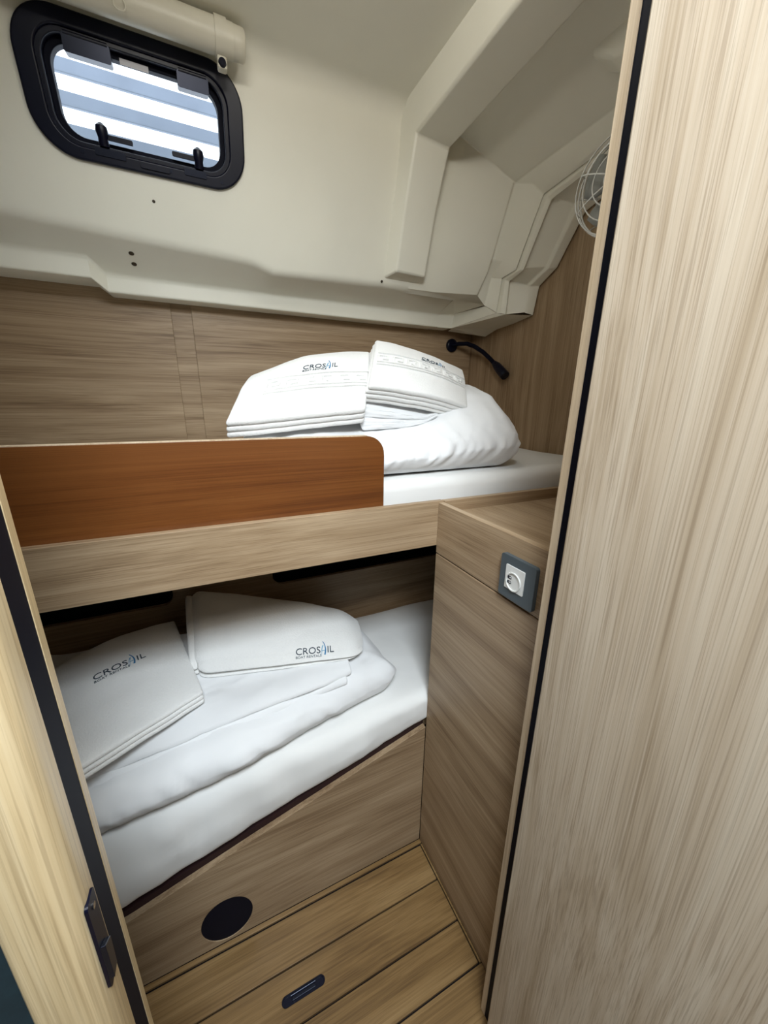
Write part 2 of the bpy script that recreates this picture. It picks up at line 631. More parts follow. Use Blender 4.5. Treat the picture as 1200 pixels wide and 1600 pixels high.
xs = [-0.90, -0.60, -0.30, -0.222, -0.192, -0.10, 0.0, 0.10, 0.170, 0.190, 0.215, 0.245, 0.265, 0.40, 0.50, 0.60, 0.70, 0.80, 0.90]
segs = [profile(x) for x in xs]
bm = B()
for part in (0, 2):
    rows = [[bm.verts.new(p) for p in s[part]] for s in segs]
    for i in range(len(rows)-1):
        if part == 0 and xs[i] >= 0.70:
            continue
        for k in range(len(rows[0])-1):
            f = bm.faces.new((rows[i][k], rows[i+1][k], rows[i+1][k+1], rows[i][k+1]))
            f.smooth = True
rows = [[bm.verts.new(p) for p in s[1]] for s in segs]
for i in range(len(rows)-1):
    for k in range(len(rows[0])-1):
        f = bm.faces.new((rows[i][k], rows[i+1][k], rows[i+1][k+1], rows[i][k+1]))
        f.smooth = True
    # soffit strip between the two fillets
    f = bm.faces.new([bm.verts.new(p) for p in (segs[i][1][-1], segs[i+1][1][-1], segs[i+1][2][0], segs[i][2][0])])
# flat window wall with a rounded opening
IW = 16   # index of x = 0.70
topl = [segs[i][0][-1] for i in range(IW+1)]
botl = [segs[i][1][0] for i in range(IW+1)]


def uv_of(p):
    return (p.x, (p-WBOT).dot(dv))


WCU, WCV = -0.039, 0.2715
outer = [uv_of(p) for p in botl]+[uv_of(p) for p in reversed(topl)]
hole = rrect(WCU, WCV, 0.40, 0.20, 0.065, 10)
es = []
for lpz in (outer, hole):
    vv = [bm.verts.new(W(u, v)) for u, v in lpz]
    es += [bm.edges.new((vv[i], vv[(i+1) % len(vv)])) for i in range(len(vv))]
bmesh.ops.triangle_fill(bm, edges=es, use_beauty=True)
# return of the lip towards the room at its right end
# ceiling field with hatch opening
hx0, hx1, hy0, hy1 = -0.32, 0.16, 0.44, 0.80
vv = [bm.verts.new(p) for p in ((XL, 0.30, ZC), (0.75, 0.30, ZC), (0.75, 0.98, ZC), (XL, 0.98, ZC))]
es = [bm.edges.new((vv[i], vv[(i+1) % 4])) for i in range(4)]
hl = [bm.verts.new((u, v, ZC)) for u, v in rrect((hx0+hx1)/2, (hy0+hy1)/2, hx1-hx0, hy1-hy0, 0.05, 6)]
es += [bm.edges.new((hl[i], hl[(i+1) % len(hl)])) for i in range(len(hl))]
bmesh.ops.triangle_fill(bm, edges=es, use_beauty=True)
ceiling = obj('ceiling', bm, cream)
for p in ceiling.data.polygons:
    pass
ceiling.data.set_sharp_from_angle(angle=R(40))
tag(ceiling, 'cream moulded deckhead liner with the sloping window side', None, None, 'structure')

# unseen shell outside the liner, added to keep daylight from leaking in
dk = obj('ceiling_deck', plate(B(), [(XL-0.03, 0.30), (XR+0.03, 0.30), (XR+0.03, 1.30), (XL-0.03, 1.30)],
                               [rrect((hx0+hx1)/2, (hy0+hy1)/2, hx1-hx0+0.03, hy1-hy0+0.03, 0.05, 6)], lambda u, v, w_: (u, v, w_), 2.14, 2.155), cream)
tag(dk, 'unseen cream deck above the cabin ceiling, added to block light', None, None, 'structure')
dk = obj('wall_light_block', plate(B(), [(XL-0.03, 1.79), (XR+0.03, 1.79), (XR+0.03, 2.145), (XL-0.03, 2.145)],
                                 [rrect(-0.04, 1.965, 0.56, 0.335, 0.03, 4)], lambda u, v, w_: (u, w_, v), 1.288, 1.300), cream)
tag(dk, 'unseen cream panel around the window, added to block light', None, None, 'structure')
dk = obj('wall_cavity_cover', box(B(), XL-0.03, XR+0.03, 1.288, YB+0.06, 1.778, 1.792), cream)
tag(dk, 'unseen cream cover board below the window, added to block light', None, None, 'structure')

# deck hatch rim above the cabin sole (out of the picture, lets the daylight in)
hr = obj('window_2', plate(B(), rrect((hx0+hx1)/2, (hy0+hy1)/2, hx1-hx0+0.05, hy1-hy0+0.05, 0.06, 6),
                           [rrect((hx0+hx1)/2, (hy0+hy1)/2, hx1-hx0-0.01, hy1-hy0-0.01, 0.05, 6)],
                           lambda u, v, w_: (u, v, w_), ZC-0.012, ZC+0.07), cream)
tag(hr, 'deck hatch opening in the cabin ceiling', None, None, 'structure')

# transverse rib
L1 = [(0.30, 2.087), (1.172, 2.087), (1.215, 2.03), (1.302, 1.690)]
L2 = [(0.30, 2.043), (1.143, 2.010), (1.197, 1.864), (1.249, 1.703)]
L3 = [(0.30, 2.043), (1.138, 1.998), (1.197, 1.868), (1.249, 1.700)]
bm = B()
cols = [(0.600, L1), (0.626, L2), (0.735, L3), (0.752, L1)]
grid = [[bm.verts.new((x, y, z)) for y, z in P] for x, P in cols]
for i in range(3):
    for k in range(3):
        bm.faces.new((grid[i][k], grid[i+1][k], grid[i+1][k+1], grid[i][k+1]))
bm.faces.new([grid[i][3] for i in range(4)])
obj('rib', bm, cream, ceiling, 0.007, 3)

# recessed end bay and stepped end flange
stn = [
    (0.700, [(0.30, 2.088), (0.75, 2.088), (1.178, 2.086), (1.262, 1.800), (1.275, 1.750), (1.301, 1.673)]),
    (0.800, [(0.30, 2.070), (0.75, 2.068), (1.165, 2.050), (1.250, 1.795), (1.262, 1.750), (1.296, 1.673)]),
    (0.955, [(0.30, 1.985), (0.75, 1.975), (1.112, 1.956), (1.185, 1.768), (1.200, 1.733), (1.251, 1.672)]),
    (0.962, [(0.30, 1.982), (0.75, 1.972), (1.112, 1.954), (1.190, 1.768), (1.212, 1.730), (1.262, 1.662)]),
    (0.985, [(0.30, 1.945), (0.756, 1.939), (1.065, 1.938), (1.169, 1.761), (1.215, 1.722), (1.243, 1.640)]),
    (1.010, [(0.30, 1.965), (0.800, 1.932), (1.035, 1.903), (1.121, 1.726), (1.187, 1.717), (1.201, 1.612)]),
    (1.013, [(0.30, 1.970), (0.800, 1.937), (1.042, 1.910), (1.128, 1.731), (1.194, 1.722), (1.208, 1.612)]),
    (1.016, [(0.30, 1.960), (0.800, 1.928), (1.026, 1.896), (1.112, 1.724), (1.178, 1.711), (1.186, 1.608)]),
    (1.026, [(0.30, 1.950), (0.800, 1.922), (1.017, 1.886), (1.104, 1.722), (1.167, 1.704), (1.170, 1.602)]),
    (1.034, [(0.30, 1.960), (0.800, 1.932), (1.025, 1.896), (1.112, 1.732), (1.175, 1.710), (1.178, 1.604)]),
    (1.086, [(0.30, 1.960), (0.800, 1.930), (0.985, 1.876), (1.072, 1.732), (1.145, 1.698), (1.144, 1.610)]),
    (1.092, [(0.30, 1.945), (0.800, 1.915), (0.974, 1.866), (1.064, 1.725), (1.138, 1.691), (1.138, 1.606)]),
    (1.118, [(0.30, 1.935), (0.800, 1.905), (0.968, 1.856), (1.050, 1.730), (1.118, 1.690), (1.133, 1.602)]),
    (1.1245, [(0.30, 1.945), (0.800, 1.915), (0.978, 1.862), (1.060, 1.734), (1.128, 1.694), (1.143, 1.606)]),
]
bm = B()
grid = [[bm.verts.new((x, y, z)) for y, z in P] for x, P in stn]
for i in range(len(stn)-1):
    for k in range(5):
        bm.faces.new((grid[i][k], grid[i+1][k], grid[i+1][k+1], grid[i][k+1]))
obj('end_flange', bm, cream, ceiling, 0.004, 3)
# ribbed lip returning along the flange, and the flange underside
bm = B()
A0, A1 = Vector((0.90, 1.420, 1.631)), Vector((0.90, 1.420, 1.585))
B0, B1 = Vector((0.976, 1.415, 1.640)), Vector((0.968, 1.420, 1.587))
C0, C1 = Vector((0.990, 1.243, 1.638)), Vector((1.010, 1.203, 1.611))
G1 = Vector((0.975, YB-0.008, 1.589))


def quad(*p):
    bm.faces.new([bm.verts.new(q) for q in p])


quad((0.70, 1.301, 1.674), (0.80, 1.296, 1.673), (0.955, 1.251, 1.672), (0.90, 1.312, 1.664))
quad((0.70, 1.301, 1.674), (0.90, 1.312, 1.664), (0.90, 1.312, 1.660), (0.70, 1.320, 1.664))
quad((0.90, 1.312, 1.664), (0.955, 1.251, 1.672), (0.985, 1.243, 1.640), B0)
quad((0.90, 1.312, 1.664), B0, A0, (0.90, 1.330, 1.660))
quad(A0, B0, B1, A1)
quad(B0, C0, C1, B1)
quad((0.985, 1.243, 1.640), C0, C1, (1.010, 1.201, 1.612))
quad(A1, B1, G1, (0.90, YB-0.008, 1.588))
obj('lip_return', bm, cream, ceiling, 0.004, 2)
bm = B()
quad((0.970, 1.420, 1.587), (1.011, 1.203, 1.611), (1.026, 1.170, 1.602), (1.118, 1.134, 1.602))
quad((0.970, 1.420, 1.587), (1.118, 1.134, 1.602), (1.1245, 1.233, 1.590), (1.1245, 1.330, 1.582))
quad((0.970, 1.420, 1.587), (1.1245, 1.330, 1.582), (1.116, 1.385, 1.562), (1.000, YB-0.009, 1.588))
obj('flange_underside', bm, cream, ceiling)
# shallow moulded pad on the end bay ceiling
bm = B()
hexa(bm, [(0.862, 0.735, 2.000), (0.905, 0.735, 1.980), (0.905, 0.55, 1.983), (0.862, 0.55, 2.003),
          (0.842, 0.86, 2.08), (0.93, 0.86, 2.06), (0.93, 0.50, 2.06), (0.842, 0.50, 2.08)])
obj('moulded_pad', bm, cream, ceiling, 0.012, 3)


def screw(parent, p, nrm, r=0.004, mt=brass_scr, name='screw'):
    p, nrm = Vector(p), Vector(nrm).normalized()
    return obj(name, tube(B(), [p-nrm*0.002, p+nrm*0.0008, p+nrm*0.0016], [r, r, r*0.6], 12), mt, parent)


screw(ceiling, W(-0.044, 0.105), wn, 0.0035)
sof = Vector((0, -0.75, -0.66))
for zz in (0.62, 0.36):
    f_, d_ = foot(-0.116), Vector((-0.116, 1.420, 1.631))
    screw(ceiling, f_.lerp(d_, 1-zz), Vector((0, -(f_.z-d_.z), -(d_.y-f_.y))), 0.0065, name='screw_cover')
screw(ceiling, W(0.597, 0.010), wn, 0.004)

# ------------------------------------------------------------------ window
OW, OH = 0.432, 0.233
win = thing('window_1', 'rounded black framed opening window above the upper berth', None, W(WCU, WCV-OH/2), kind='structure')


def wplate(o_, holes, w0, w1):
    return plate(B(), o_, holes, W, w0, w1)


GU, GV, GW, GH = -0.039, 0.270, 0.330, 0.152
obj('frame', wplate(rrect(WCU, WCV, OW, OH, 0.078, 12), [rrect(GU, GV, GW+0.03, GH+0.028, 0.05, 10)], -0.003, 0.010), black_pl, win, 0.004, 3)
obj('frame_lining', wplate(rrect(GU, GV, GW+0.045, GH+0.045, 0.055, 10), [rrect(GU, GV, GW+0.012, GH+0.012, 0.044, 10)], -0.05, 0.004), black_pl, win, 0.002)
obj('sash', wplate(rrect(GU, GV, GW+0.014, GH+0.014, 0.046, 10), [rrect(GU, GV, GW-0.008, GH-0.008, 0.040, 10)], -0.046, -0.016), black_rub, win, 0.002)
obj('pane', wplate(rrect(GU, GV, GW, GH, 0.042, 8), [], -0.034, -0.028), glass, win)
# hinges at the top
for (u0, u1) in ((-0.168, -0.086), (0.038, 0.103)):
    h = obj('hinge', wplate(rrect((u0+u1)/2, 0.338, u1-u0, 0.028, 0.004, 4), [], -0.02, 0.0135), dark_metal, win, 0.0015)
    obj('hinge_pin', tube(B(), [W(u0+0.004, 0.352, 0.012), W(u1-0.004, 0.352, 0.012)], 0.0035, 10), black_pl, h, smooth=True)
# locking knobs with side levers at the foot
for (u, sgn) in ((-0.128, 1), (0.068, -1)):
    k = obj('knob', tube(B(), [W(u, 0.189, 0.004), W(u, 0.202, 0.006), W(u, 0.213, 0.006), W(u, 0.222, 0.005), W(u, 0.228, 0.004)],
                         [0.0105, 0.0095, 0.0125, 0.011, 0.004], 16), black_pl, win, smooth=True)
    ua, ub = sorted((u+sgn*0.006, u+sgn*0.058))
    obj('lever', wplate(rrect((ua+ub)/2, 0.206, ub-ua, 0.009, 0.003, 4), [], -0.004, 0.006), black_pl, k, 0.001)
# catches and small screws on the lower frame
for (u, wd) in ((-0.118, 0.06), (0.058, 0.05)):
    obj('catch_plate', wplate(rrect(u, 0.177, wd, 0.014, 0.003, 4), [], 0.004, 0.0125), dark_metal, win, 0.001)
obj('latch_bar', wplate(rrect(-0.030, 0.170, 0.062, 0.011, 0.004, 4), [], 0.004, 0.0135), black_pl, win, 0.001)
for u in (-0.172, -0.056, 0.003, 0.118):
    obj('screw', tube(B(), [W(u, 0.171, 0.008), W(u, 0.171, 0.0112)], 0.004, 12), dark_metal, win)
# small printed sticker at the top of the pane
stk = obj('sticker', wplate([(-0.072, 0.337), (-0.018, 0.337), (-0.018, 0.347), (-0.072, 0.347)], [], -0.0165, -0.0155),
          plain('sticker_paper', (226, 226, 232), rough=0.6), win)

# slatted screen outside the window
scr = thing('slatted_screen', 'pale grey horizontal slatted screen outside the window', 'screen', (0, 1.62, 1.75))
for i in range(7):
    z = 1.787+i*0.074
    boxo('slat', (-0.70, 0.75, 1.60, 1.612, z, z+0.034), slat_m, scr, 0.002)
for x in (-0.66, 0.70):
    boxo('slat_post', (x-0.02, x+0.02, 1.613, 1.635, 1.74, 2.34), slat_m, scr, 0.002)

# ------------------------------------------------------------------ roller blind
BY, BZ, BR = 1.128, 2.048, 0.029
bl = thing('roller_blind', 'cream roller blind cassette mounted above the window', 'blind', (-0.05, BY, BZ))
obj('roller_tube', tube(B(), [(-0.40, BY, BZ), (0.155, BY, BZ)], BR, 24), cream_pl, bl, smooth=True, ang=50)
obj('end_cap', tube(B(), [(0.152, BY, BZ), (0.156, BY, BZ), (0.176, BY, BZ), (0.180, BY, BZ)], [BR-0.004, BR-0.001, BR-0.002, BR-0.006], 24), cream_pl, bl, smooth=True, ang=50)
bk = obj('bracket', tube(B(), [(0.118, BY, BZ), (0.142, BY, BZ)], BR+0.003, 24), cream_pl, bl, smooth=True, ang=50)
obj('bracket_tab', box(B(), 0.120, 0.140, BY-0.004, BY+0.016, BZ-0.052, BZ-0.026), cream_pl, bk, 0.004)
obj('snap_button', tube(B(), [(0.130, BY-0.003, BZ-0.043), (0.130, BY-0.008, BZ-0.043)], [0.0085, 0.007], 16), black_pl, bk, smooth=True)
lpz = [(-0.052+0.010*math.sin(t*math.pi*2), BY-BR+0.002+0.004*math.sin(t*math.pi), BZ-0.004-0.026*math.sin(t*math.pi)) for t in [k/12 for k in range(13)]]
obj('pull_loop', tube(B(), lpz, 0.0014, 6), cream_pl, bl, smooth=True)

# ------------------------------------------------------------------ berths and cabinet
ub = thing('upper_berth', 'upper berth with oak fascia and raised brown lee board', 'berth', (0.1, 0.9, 0.972))
boxo('fascia', (XL, 0.4885, 0.705, 0.720, 0.978, 1.086), oak_x, ub, 0.0012)
boxo('base_board', (XL, XR, 0.720, YB-0.009, 0.974, 0.992), oak_x, ub, 0.001)
# lee board with rounded upper corner
zl0, zl1, xr_, rr_ = 0.995, 1.2355, 0.342, 0.038
ol = [(XL, zl0), (xr_, zl0)]+[(xr_-rr_+rr_*math.cos(R(a)), zl1-rr_+rr_*math.sin(R(a))) for a in range(0, 91, 10)]+[(XL, zl1)]
lee = obj('lee_board', plate(B(), ol, [], lambda u, v, w_: (u, w_, v), 0.7215, 0.7385), mahog, ub, 0.0015)
# pale worn top edge banding
boxo('edge_band', (XL, xr_-rr_, 0.7225, 0.7375, zl1-0.0003, zl1+0.0016), oak_edge, lee, 0.0005)

cab = thing('cabinet', 'oak cabinet with recessed tray top between doorway and berths', 'cabinet', (0.8, 0.52, 0.0))
boxo('side_panel', (0.474, 0.489, YD+0.001, 0.7045, 0.0, 0.9575), oak_y, cab, 0.0012)
boxo('top_rail', (0.474, 0.489, YD+0.001, 0.7045, 0.9605, 1.083), oak_y, cab, 0.0012)
boxo('groove_backing', (0.4775, 0.488, YD+0.002, 0.703, 0.955, 0.963), caulk_m, cab, 0.0)
boxo('tray_top', (0.489, XR-0.001, YD+0.001, 0.700, 1.045, 1.060), oak_y, cab, 0.001)
boxo('tray_ledge', (0.489, XR-0.001, 0.7005, 0.7165, 0.992, 1.086), oak_x, cab, 0.0012)
boxo('back_panel', (0.489, XR-0.001, 0.690, 0.7045, 0.0, 0.974), oak_x, cab, 0.001)

lb = thing('lower_berth', 'lower berth box with sloping oak front panel and round opening', 'berth', (0.1, 0.9, 0.0))


def zboard(x):
    return interp(x, [-0.9, -0.6, -0.25, 0.0, 0.476, 1.2], [0.13, 0.155, 0.226, 0.300, 0.437, 0.437])


topx = [0.4738, 0.30, 0.15, 0.0, -0.12, -0.25, -0.45, -0.6, XL]
ol = [(XL, 0.0), (0.4738, 0.0)]+[(x, zboard(x)) for x in topx]
obj('front_panel', plate(B(), ol, [oval(-0.0735, 0.078, 0.0585, 0.069)], lambda u, v, w_: (u, w_, v), 0.7055, 0.7205), oak_x, lb, 0.001, 1)
# dark maroon strip rising just behind the front panel
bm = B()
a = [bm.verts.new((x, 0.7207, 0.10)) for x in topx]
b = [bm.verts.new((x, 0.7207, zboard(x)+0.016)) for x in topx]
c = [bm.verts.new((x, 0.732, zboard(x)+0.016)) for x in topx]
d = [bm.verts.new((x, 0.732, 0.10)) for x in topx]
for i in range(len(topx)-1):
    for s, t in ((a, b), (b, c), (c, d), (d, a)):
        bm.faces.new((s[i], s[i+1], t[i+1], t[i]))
obj('inner_strip', bm, plain('dark_maroon', (40, 16, 20), rough=0.6, var=0.15, scale=30), lb)
bm = B()
xq = [XL, -0.6, -0.25, 0.0, 0.476, XR-0.001]
for zo in (0.0,):
    t0 = [bm.verts.new((x, 0.733, zboard(x)-0.01)) for x in xq]
    t1 = [bm.verts.new((x, YL-0.001, 0.39)) for x in xq]
    u0 = [bm.verts.new((x, 0.733, zboard(x)-0.025)) for x in xq]
    u1 = [bm.verts.new((x, YL-0.001, 0.375)) for x in xq]
    for i in range(len(xq)-1):
        bm.faces.new((t0[i], t0[i+1], t1[i+1], t1[i]))
        bm.faces.new((u0[i], u0[i+1], u1[i+1], u1[i]))
        bm.faces.new((t0[i], t0[i+1], u0[i+1], u0[i]))
        bm.faces.new((t1[i], t1[i+1], u1[i+1], u1[i]))
obj('base_board', bm, oak_x, lb)
obj('opening_shade', plate(B(), oval(-0.0735, 0.078, 0.0588, 0.0693), [], lambda u, v, w_: (u, w_, v), 0.7075, 0.7100), black_rub, lb)  # black disc stands in for the shade inside the round opening

# ------------------------------------------------------------------ power socket
SX, SY, SZ = 0.474, 0.4405, 1.0085
so = thing('power_socket', 'dark grey square socket plate with white insert on the cabinet', 'socket', (SX, SY, SZ))


def SP(u, v, w_):     # u towards the doorway
    return (SX-w_, SY-u, SZ+v)


obj('plate', plate(B(), rrect(0, 0, 0.0805, 0.0805, 0.005, 5), [], SP, 0.0, 0.0085), grey_pl, so, 0.002, 3)
ins = obj('insert', plate(B(), rrect(-0.003, 0.002, 0.0435, 0.0445, 0.0015, 3), [], SP, 0.008, 0.0105), white_pl, so, 0.0008)
obj('dial', plate(B(), circle(-0.004, -0.003, 0.0175, 36), [circle(-0.004, -0.003, 0.0150, 36)], SP, 0.0103, 0.0125), white_pl, ins, 0.0006)
for vv_ in (-0.0065, 0.0025):
    obj('usb_port', plate(B(), rrect(-0.0135, vv_, 0.0085, 0.0048, 0.0006, 2), [], SP, 0.0103, 0.0112), black_pl, ins)
    obj('usb_tongue', plate(B(), rrect(-0.0115, vv_+0.0004, 0.0042, 0.0016, 0.0003, 2), [], SP, 0.0111, 0.0115), white_pl, ins)


# ------------------------------------------------------------------ soft goods
def nz(p, s, seed=0.0):
    return noise.noise(Vector((p[0]*s+seed, p[1]*s-seed*1.3, p[2]*s+seed*0.7)))


def axis_pts(L, r, n, ne=4):
    h = L/2
    e = [h-r*(1-math.sin(math.pi/2*k/ne)) for k in range(1, ne+1)]   # h-r .. h
    inner = [-(h-r)+2*(h-r)*k/n for k in range(n+1)]
    return [-t for t in reversed(e)]+inner+e


def soft_box(name, size, r, fn, mt, parent, n=(30, 20, 2), ne=4):
    """rounded box mapped by fn(u, v, z): u, v in -1..1, z in -sz/2..sz/2"""
    ax = [axis_pts(size[i], r, n[i], ne) for i in range(3)]
    hs = [s/2 for s in size]
    bm = B()
    cache = {}

    def vert(p):
        key = tuple(round(c, 7) for c in p)
        if key not in cache:
            q = [max(-(hs[i]-r), min(hs[i]-r, p[i])) for i in range(3)]
            d_ = Vector([p[i]-q[i] for i in range(3)])
            if d_.length > 1e-9:
                d_ = d_.normalized()*r
            pp = Vector(q)+d_
            cache[key] = bm.verts.new(fn(pp.x/hs[0], pp.y/hs[1], pp.z))
        return cache[key]
    for a_ in range(3):
        b_, c_ = [i for i in range(3) if i != a_]
        for s in (-hs[a_], hs[a_]):
            for i in range(len(ax[b_])-1):
                for j in range(len(ax[c_])-1):
                    vs_ = []
                    for (ii, jj) in ((i, j), (i+1, j), (i+1, j+1), (i, j+1)):
                        p = [0, 0, 0]
                        p[a_], p[b_], p[c_] = s, ax[b_][ii], ax[c_][jj]
                        v_ = vert(p)
                        if v_ not in vs_:
                            vs_.append(v_)
                    if len(vs_) >= 3:
                        try:
                            bm.faces.new(vs_)
                        except ValueError:
                            pass
    return obj(name, bm, mt, parent, smooth=True, ang=80)


def bil(c00, c10, c01, c11, u, v):
    s, t = (u+1)/2, (v+1)/2
    return (1-s)*(1-t)*c00+s*(1-t)*c10+(1-s)*t*c01+s*t*c11


# mattresses
def um(u, v, z):
    x, y = lerp(XL+0.01, XR-0.008, (u+1)/2), lerp(0.742, YB-0.016, (v+1)/2)
    zz = 1.0655+z
    zz += 0.004*nz((x, y, z), 6, 3) if z > 0 else 0
    y += 0.004*nz((x, z, 0), 8, 9) if v < -0.9 else 0
    return Vector((x, y, zz))


mu = soft_box('mattress', (2.0, 0.61, 0.138), 0.028, um, matt_m, None, n=(60, 20, 3))
tag(mu, 'white sheeted mattress on the upper berth', 'mattress')


def mtop(x, y):
    zf = interp(x, [-0.6, -0.25, 0.476], [0.43, 0.462, 0.545])
    t = (y-0.70)/(YL-0.02-0.70)
    return lerp(zf, 0.535, sstep(t))


def mbot(x, y):
    t = (y-0.70)/(YL-0.70)
    return lerp(zboard(x)+0.019, 0.392, t)


def lm(u, v, z):
    x = lerp(XL+0.01, XR-0.01, (u+1)/2)
    y = lerp(0.708, YL-0.006, (v+1)/2)
    t = z/0.14+0.5
    zz = lerp(mbot(x, y), mtop(x, y), t)
    if v < -0.6:
        k = (-v-0.6)/0.4
        hang = max(0, 1-abs(t-0.45)*2)
        y -= k*0.012*hang*(1 if x < 0.3 else 0.6)
        y += k*0.007*nz((x*1.6, zz*0.5, 0), 12, 4)
        y += k*0.006*max(0, 1-abs(noise.noise(Vector((x*13+zz*6, zz*2, 7.0))))*4)*hang
    zz += 0.005*nz((x, y, 0), 7, 1)*t
    if x > 0.45:
        y = max(y, 0.7062)
    return Vector((x, y, zz))


ml = soft_box('mattress', (2.0, 0.47, 0.14), 0.035, lm, matt_m, None, n=(90, 24, 6), ne=5)
tag(ml, 'white sheeted mattress on the lower berth', 'mattress')


# upper duvet, folded thick
def ud_top(x, y):
    zt = interp(y, [0.75, 0.80, 0.88, 0.98, 1.10, 1.26], [1.214, 1.218, 1.252, 1.315, 1.34, 1.33])
    zr = interp(y, [0.75, 0.80, 0.88, 0.98, 1.10, 1.26], [1.236, 1.268, 1.325, 1.352, 1.355, 1.34])
    k = sstep((x-0.45)/0.25)
    return lerp(zt, zr, k)


def udf(u, v, z):
    p = bil(Vector((0.052, 0.765, 0)), Vector((0.760, 0.772, 0)), Vector((0.150, 1.20, 0)), Vector((0.80, 1.18, 0)), u, v)
    t = z/0.12+0.5
    zb = 1.1365
    zt = ud_top(p.x, p.y)
    zz = lerp(zb, zt, t)
    # puckers along the front roll and the gathered right end
    fr = max(0, (-v-0.55)/0.45)
    en = max(0, (u-0.80)/0.20)
    side = max(0, 1-abs(t-0.5)*1.6)
    a_ = noise.noise(Vector((p.x*42+2*math.sin(zz*30), zz*10, 3.0)))+0.5*noise.noise(Vector((p.x*90-zz*60, zz*14, 6.0)))
    b_ = noise.noise(Vector((p.y*30, zz*44, 8.0)))
    y = p.y-fr*(0.016*side+0.008*a_*side)
    x = p.x+en*(0.02*side+0.020*b_*side)
    zz += t*(0.006*nz((x, y, 0), 11, 5)+0.004*noise.noise(Vector((x*30, y*10, 1))))
    return Vector((x, y, zz))


du = soft_box('duvet', (0.8, 0.48, 0.12), 0.05, udf, sheet_m, None, n=(90, 40, 4), ne=7)
tag(du, 'thick folded white duvet on the upper berth under two towels', 'duvet', None)


# lower duvet
def ld_base(x, y):
    return mtop(x, y)+0.002


def ldf(u, v, z):
    p = bil(Vector((-0.62, 0.690, 0)), Vector((0.405, 0.765, 0)), Vector((-0.62, 1.14, 0)), Vector((0.37, 1.10, 0)), u, v)
    p.y -= 0.02*math.exp(-((p.x+0.02)/0.2)**2)*max(0, -v)
    t = z/0.10+0.5
    zb = ld_base(p.x, p.y)
    T = lerp(0.098, 0.085, (u+1)/2)*(1+0.12*(1-v*v))
    zz = zb+T*t
    fr = max(0, (-v-0.5)/0.5)
    en = max(0, (u-0.8)/0.2)
    side = max(0, 1-abs(t-0.5)*1.6)
    a_ = noise.noise(Vector((p.x*12+3*zz, zz*20, 5.0)))
    y = p.y-fr*side*(0.010+0.008*a_)
    x = p.x+en*side*(0.012+0.012*noise.noise(Vector((p.y*16, zz*30, 2))))
    zz += t*0.006*nz((x, y, 0), 9, 7)
    rg = 1-abs(noise.noise(Vector((x*9+y*7, y*5-x*3, 4.0))))*2.2
    zz += t*0.005*max(0, rg)**3
    y -= fr*side*0.007*noise.noise(Vector((x*34+zz*25, zz*12, 9.0)))
    return Vector((x, y, zz))


dl = soft_box('duvet', (1.0, 0.42, 0.10), 0.044, ldf, sheet_m, None, n=(90, 36, 4), ne=7)
tag(dl, 'white folded duvet on the lower berth under the folded sheet', 'duvet')


def ldtop(x, y):
    u = max(-1, min(1, (x+0.62)/1.0*2-1))
    v = max(-1, min(1, (y-0.73)/0.40*2-1))
    T = lerp(0.098, 0.085, (u+1)/2)*(1+0.12*(1-v*v))
    return ld_base(x, y)+T


# folded sheet on the lower duvet
sh = thing('folded_sheet', 'flat folded white sheet between the lower duvet and towels', 'sheet', (-0.1, 0.92, 0.60))


def sheet_fn(dz, FL, FR, BL, BR_, t_, seed, droop=0.012):
    def fn(u, v, z):
        p = bil(Vector((*FL, 0)), Vector((*FR, 0)), Vector((*BL, 0)), Vector((*BR_, 0)), u, v)
        zz = ldtop(p.x, p.y)+dz+z
        k = max(0, (-v-0.75)/0.25)
        zz -= k*k*droop
        p.y += 0.008*noise.noise(Vector((p.x*9, seed, 0)))*max(0, -v)
        zz += 0.004*nz((p.x, p.y, 0), 14, seed)+0.003*max(0, 1-abs(noise.noise(Vector((p.x*11+p.y*5, p.y*8, seed))))*4)
        return Vector((p.x, p.y, zz))
    return fn


soft_box('fold_layer', (0.9, 0.36, 0.012), 0.0058, sheet_fn(0.009, (-0.60, 0.742), (0.268, 0.765), (-0.60, 1.13), (0.30, 1.06), 0.012, 2.0, 0.016), sheet_m, sh, n=(60, 24, 1), ne=3)
soft_box('fold_layer', (0.9, 0.36, 0.012), 0.0058, sheet_fn(0.0205, (-0.60, 0.760), (0.283, 0.772), (-0.60, 1.14), (0.308, 1.06), 0.012, 4.0, 0.010), sheet_m, sh, n=(60, 24, 1), ne=3)


# ------------------------------------------------------------------ logo lettering
def text_mesh(body, size, bold=0.0, align='LEFT'):
    cu = bpy.data.curves.new('tmp_text', 'FONT')
    cu.body = body
    cu.size = size
    cu.align_x = align
    cu.offset = bold
    cu.resolution_u = 3
    o = bpy.data.objects.new('tmp_text', cu)
    C.objects.link(o)
    dg = bpy.context.evaluated_depsgraph_get()
    dg.update()
    me = bpy.data.meshes.new_from_object(o.evaluated_get(dg))
    vs_ = [v.co.copy() for v in me.vertices]
    fs = [tuple(p.vertices) for p in me.polygons]
    bpy.data.objects.remove(o, do_unlink=True)
    bpy.data.meshes.remove(me)
    bpy.data.curves.remove(cu)
    return vs_, fs


def arc2(p0, p1, p2, n=14):
    return [((1-t)**2*p0[0]+2*t*(1-t)*p1[0]+t*t*p2[0], (1-t)**2*p0[1]+2*t*(1-t)*p1[1]+t*t*p2[1]) for t in [k/n for k in range(n+1)]]


